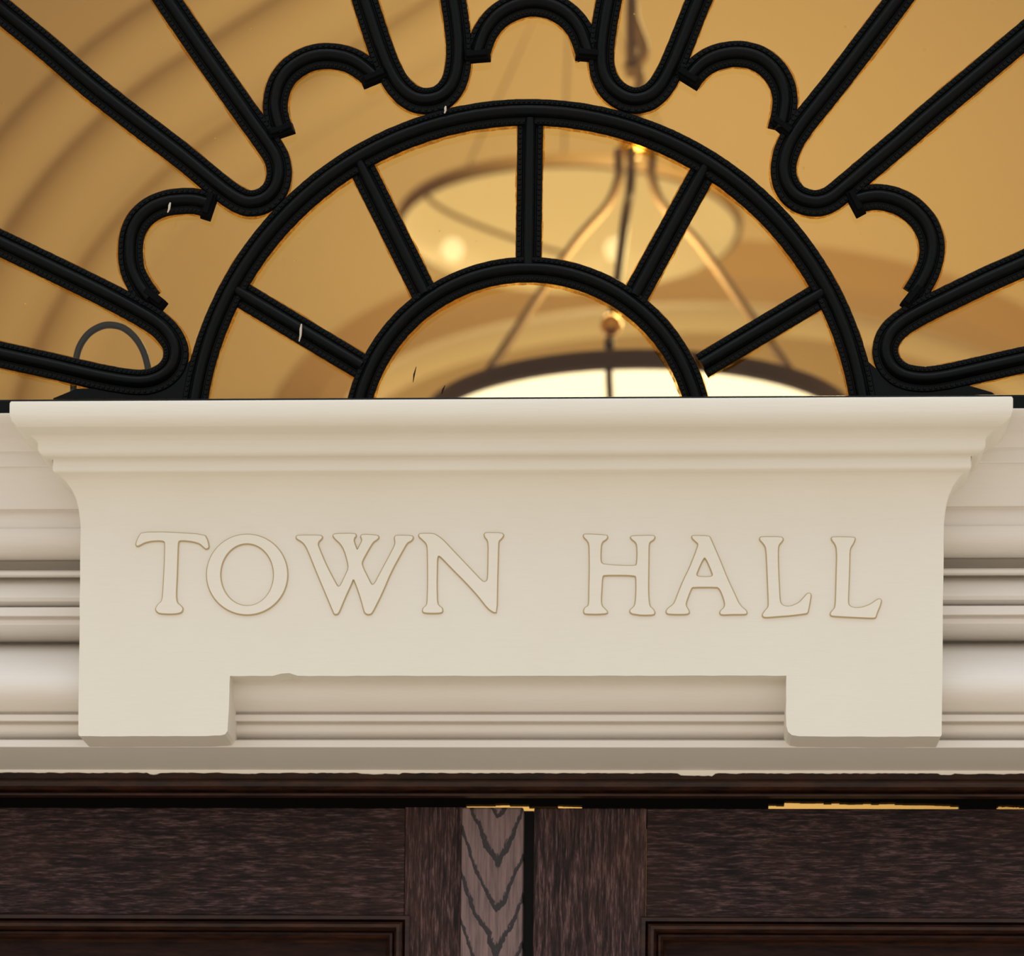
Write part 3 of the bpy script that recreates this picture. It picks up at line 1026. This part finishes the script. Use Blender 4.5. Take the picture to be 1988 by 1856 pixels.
# raised letters, each outline as carved on this sign
C1 = (240, 1000, 1988 / 420)
C2 = (560, 1000, 1988 / 440)
C3 = (1100, 1000, 1988 / 360)
C4 = (1420, 1000, 1988 / 360)
ell = lambda cx, cy, rx, ry, n=48: [(cx + rx * math.cos(2 * PI * i / n), cy + ry * math.sin(2 * PI * i / n)) for i in range(n)]
LETTERS = [
    ('T', C1, [[(165, 160), (400, 158), (740, 180), (765, 225), (775, 262), (780, 298), (757, 308), (735, 290), (700, 258), (640, 240), (560, 230), (507, 232), (497, 260), (492, 400), (487, 560), (478, 740), (488, 808), (520, 832), (540, 855), (535, 885), (500, 900), (420, 905), (330, 900), (302, 880), (297, 855), (318, 820), (350, 795), (362, 740), (372, 560), (380, 400), (382, 260), (375, 238), (330, 230), (250, 235), (190, 250), (150, 272), (125, 283), (115, 270), (122, 240), (140, 200)]]),
    ('O', C1, [ell(1134, 545, 369, 367), ell(1134, 547, 248, 289)]),
    ('W', C2, [[(80, 178), (280, 178), (295, 192), (285, 210), (262, 230), (255, 260), (270, 300), (320, 420), (370, 520), (425, 622), (440, 630), (458, 618), (500, 530), (530, 465), (520, 400), (490, 300), (455, 245), (410, 205), (392, 180), (405, 165), (580, 162), (592, 180), (575, 200), (570, 225), (585, 270), (603, 312), (625, 270), (648, 225), (645, 205), (635, 185), (650, 170), (780, 178), (790, 195), (775, 212), (740, 235), (700, 300), (650, 390), (640, 425), (655, 470), (690, 540), (722, 605), (738, 615), (760, 598), (800, 520), (870, 390), (930, 275), (940, 240), (932, 195), (945, 178), (1080, 182), (1092, 195), (1080, 220), (1040, 240), (1010, 290), (900, 490), (820, 680), (745, 830), (725, 862), (700, 868), (675, 858), (665, 835), (640, 740), (600, 620), (570, 550), (545, 610), (490, 730), (445, 840), (430, 865), (405, 867), (395, 845), (330, 690), (250, 500), (170, 300), (140, 250), (110, 225), (75, 205), (70, 190)]]),
    ('N', C2, [[(1155, 163), (1270, 163), (1310, 185), (1360, 225), (1430, 300), (1520, 395), (1620, 500), (1690, 575), (1720, 590), (1745, 575), (1752, 540), (1755, 400), (1757, 270), (1750, 220), (1725, 190), (1720, 165), (1735, 155), (1870, 158), (1885, 175), (1870, 200), (1842, 225), (1838, 270), (1835, 400), (1830, 560), (1825, 850), (1800, 850), (1750, 815), (1660, 700), (1560, 590), (1440, 470), (1340, 365), (1315, 352), (1303, 375), (1300, 480), (1298, 620), (1302, 770), (1320, 800), (1345, 815), (1350, 845), (1330, 855), (1250, 857), (1190, 853), (1178, 840), (1185, 815), (1210, 795), (1220, 770), (1225, 620), (1225, 450), (1222, 280), (1210, 245), (1180, 215), (1150, 190), (1145, 172)]]),
    ('H', C3, [[(195, 205), (425, 215), (437, 235), (420, 260), (385, 280), (367, 320), (362, 400), (362, 480), (372, 515), (400, 530), (560, 543), (740, 545), (755, 525), (762, 430), (758, 320), (740, 285), (700, 255), (688, 235), (705, 225), (930, 220), (943, 235), (930, 262), (890, 285), (878, 320), (876, 480), (874, 640), (872, 800), (878, 920), (890, 980), (925, 1010), (942, 1040), (935, 1065), (810, 1068), (710, 1055), (685, 1040), (683, 1020), (705, 1000), (735, 970), (745, 900), (750, 780), (748, 665), (735, 648), (650, 640), (400, 640), (385, 655), (378, 690), (372, 800), (365, 920), (375, 975), (405, 1005), (430, 1030), (435, 1050), (330, 1058), (200, 1055), (188, 1040), (190, 1010), (205, 990), (235, 975), (243, 930), (245, 800), (250, 560), (248, 400), (245, 310), (225, 270), (188, 235), (185, 215)]]),
    ('A', C3, [[(1355, 222), (1525, 225), (1540, 250), (1570, 320), (1640, 480), (1720, 680), (1800, 850), (1840, 940), (1880, 990), (1925, 1025), (1930, 1055), (1900, 1060), (1780, 1060), (1660, 1065), (1645, 1045), (1660, 1020), (1690, 995), (1702, 960), (1690, 900), (1660, 820), (1635, 780), (1610, 768), (1350, 768), (1335, 785), (1300, 870), (1275, 945), (1280, 980), (1305, 1020), (1312, 1045), (1290, 1058), (1180, 1060), (1080, 1055), (1070, 1030), (1090, 1000), (1140, 965), (1165, 930), (1210, 810), (1260, 690), (1320, 570), (1380, 420), (1415, 320), (1410, 300), (1380, 275), (1350, 245), (1347, 230)],
               [(1483, 450), (1510, 490), (1550, 580), (1572, 640), (1555, 662), (1480, 665), (1405, 660), (1388, 640), (1400, 600), (1440, 510), (1468, 460)]]),
    ('L', C4, [[(320, 235), (535, 235), (552, 255), (535, 285), (510, 310), (497, 350), (497, 500), (505, 700), (515, 900), (525, 945), (550, 970), (600, 982), (650, 975), (720, 945), (770, 895), (815, 842), (840, 838), (850, 855), (840, 920), (825, 1000), (815, 1045), (795, 1052), (640, 1072), (500, 1082), (380, 1092), (345, 1088), (335, 1070), (355, 1035), (395, 990), (402, 960), (398, 850), (392, 700), (385, 540), (378, 400), (370, 340), (340, 295), (310, 265), (308, 245)]]),
    ('L', C4, [[(1085, 235), (1315, 238), (1323, 255), (1305, 300), (1275, 345), (1265, 390), (1262, 550), (1255, 750), (1248, 930), (1255, 965), (1290, 990), (1345, 998), (1410, 990), (1490, 960), (1560, 910), (1590, 898), (1605, 915), (1590, 970), (1560, 1040), (1545, 1090), (1530, 1100), (1400, 1095), (1200, 1085), (1080, 1078), (1063, 1065), (1075, 1035), (1110, 1000), (1120, 950), (1125, 800), (1130, 600), (1135, 450), (1130, 350), (1115, 310), (1085, 270), (1075, 250)]]),
]
RAISE = 0.0020


def chaikin(lp):
    out = []
    n_ = len(lp)
    for i in range(n_):
        a, b = lp[i], lp[(i + 1) % n_]
        out.append((a[0] * .78 + b[0] * .22, a[1] * .78 + b[1] * .22))
        out.append((a[0] * .22 + b[0] * .78, a[1] * .22 + b[1] * .78))
    return out


for ch, (ox, oy, sc), lps in LETTERS:
    world = []
    for lp in lps:
        q = []
        for u, v in chaikin(lp):
            p = P(ox + u / sc, oy + v / sc, -RAISE)
            q.append((p.x, p.z))
        world.append(q)
    bm = bmesh.new()
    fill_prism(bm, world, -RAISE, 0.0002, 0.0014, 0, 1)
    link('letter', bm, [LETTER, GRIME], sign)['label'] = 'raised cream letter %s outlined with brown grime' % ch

# ================================================================== THINGS IN THE HALL
# iron hoop standing on the inner ledge of the transom
Y_HOOP = 0.215
hp = [(143, 800), (143, 730), (147, 700), (155, 672), (172, 648), (195, 634), (216, 631), (240, 637), (262, 655), (278, 681), (287, 712), (290, 745), (290, 800)]
hp = catmull(hp, 5)
pts = [P(u, v, Y_HOOP) for u, v in hp]
pts[0].z = ztop
pts[-1].z = ztop
bm = bmesh.new()
add_tube(bm, pts, 0.0036, 12)
HOOP = mat('dark_green_iron', (0.012, 0.018, 0.018), 0.5)
hoop = link('iron_hoop', bm, HOOP, None, smooth=True)
tag(hoop, 'small dark iron hoop behind the glass inside the lowest left petal loop', 'hoop')


def pendant(dist, cu, cv, r_px, depth, bowl_mat, label, rib_angles, bulbs, rods, energy, rim_m, rim_h):
    Yl = dist + CAM.y
    c = P(cu, cv, Yl)
    k = dist / F
    r = r_px * k
    root = thing('pendant_lamp', c, label, 'lamp', 'bowl lamps hanging in the hall')
    # glass bowl
    prof = []
    for i in range(13):
        t = PI / 2 * i / 12
        prof.append((r * 0.985 * math.cos(t), -depth * math.sin(t)))
    bm = bmesh.new()
    add_lathe(bm, c, prof, 64)
    link('bowl', bm, bowl_mat, root, smooth=True)['label'] = 'lit glass bowl'
    # metal rim
    bm = bmesh.new()
    add_lathe(bm, c, [(r * 0.975, rim_h), (r * 1.01, rim_h), (r * 1.02, rim_h * 0.6), (r * 1.01, 0.0), (r * 1.012, -0.004), (r * 0.988, -0.008), (r * 0.975, rim_h)], 64)
    link('rim', bm, rim_m, root, smooth=True)
    for a in rib_angles:
        bm = bmesh.new()
        ca, sa = math.cos(math.radians(a)), math.sin(math.radians(a))
        add_tube(bm, [(c.x + (q[0] + 0.004) * ca, c.y + (q[0] + 0.004) * sa, c.z + q[1] - 0.004) for q in prof], 0.007, 8)
        link('rib', bm, rim_m, root, smooth=True)
    for a, q in bulbs:
        bm = bmesh.new()
        bmesh.ops.create_uvsphere(bm, u_segments=20, v_segments=12, radius=0.035,
                                  matrix=Matrix.Translation((c.x + q * r * math.cos(math.radians(a)), c.y + q * r * math.sin(math.radians(a)), c.z - depth * 0.12)))
        link('bulb', bm, BULB, root, smooth=True)['label'] = 'glowing bulb'
        point_light('bulb_light', Vector((q * r * math.cos(math.radians(a)), q * r * math.sin(math.radians(a)), 0.06)), 1.0, (1.0, 0.85, 0.55), 0.05, root)
    point_light('bowl_light', Vector((c.x, c.y, c.z + (0.30 if rods else 0.75))) - c, energy, AMBER, 0.15, root)
    if rods:
        col = P(1236, 278, Yl)
        bm = bmesh.new()
        add_lathe(bm, col, [(0, 0.03), (0.012, 0.03), (0.018, 0.012), (0.032, 0.006), (0.034, -0.016), (0.022, -0.022), (0, -0.022)], 24)
        link('collar', bm, BRASS, root, smooth=True)['label'] = 'brass collar'
        for a, j in ((-97, 0), (20, 1), (160, 2)):
            end = Vector((c.x + r * math.cos(math.radians(a)), c.y + r * math.sin(math.radians(a)), c.z + 0.035))
            o0 = {0: (-0.010, -0.02), 1: (0.030, 0), 2: (-0.034, 0)}[j]
            s0 = Vector((col.x + o0[0], col.y + o0[1], col.z - 0.012))
            s1 = s0 + Vector((0, 0, -0.055))
            mid = s1.lerp(end, 0.06) + Vector((0, 0, -0.022))
            path = [s0, s0.lerp(s1, 0.5), s1, mid, s1.lerp(end, 0.25), s1.lerp(end, 0.5), s1.lerp(end, 0.75), end]
            bm = bmesh.new()
            add_tube(bm, catmull(path, 5), 0.0095, 10)
            link('rod', bm, BRONZE, root, smooth=True)
            bm = bmesh.new()
            bmesh.ops.create_uvsphere(bm, u_segments=20, v_segments=12, radius=0.020, matrix=Matrix.Translation(end + Vector((0.004, -0.02, 0.03))))
            link('knob', bm, BRASS, root, smooth=True)['label'] = 'shiny brass knob'
        # hook and chain
        hk = [P(u, v, Yl) for u, v in ((1236, 262), (1238, 190), (1243, 160), (1238, 135), (1226, 124), (1220, 132), (1236, 128), (1249, 108), (1248, 85), (1238, 60), (1229, 30), (1227, 0), (1227, -60))]
        hk.append(Vector((hk[-1].x, hk[-1].y, HH)))
        bm = bmesh.new()
        add_tube(bm, catmull(hk, 5), 0.011, 10)
        link('hook', bm, RIM_TAN, root, smooth=True)
    else:
        bm = bmesh.new()
        for j in range(3):
            a = math.radians(30 + 120 * j)
            add_tube(bm, [(c.x + r * math.cos(a), c.y + r * math.sin(a), c.z + 0.03), (c.x, c.y, c.z + 0.9)], 0.003, 6)
        add_tube(bm, [(c.x, c.y, c.z + 0.9), (c.x, c.y, HH)], 0.004, 6)
        link('chain', bm, BRONZE, root)
    return root


pendant(6.0, 1240, 842, 415, 0.17, BOWL_WHITE, 'lower bowl lamp, glaring white with dark rim, its rods crossing the inner half-round', [-97, 20, 160], [], True, 26, BRONZE, 0.027)
pendant(9.4, 1105, 447, 330, 0.07, BOWL_CREAM, 'upper cream bowl lamp with two glowing bulbs, seen between the upper spokes', [-143], [(160, 0.75), (45, 0.38)], False, 26, RIM_TAN, 0.03)
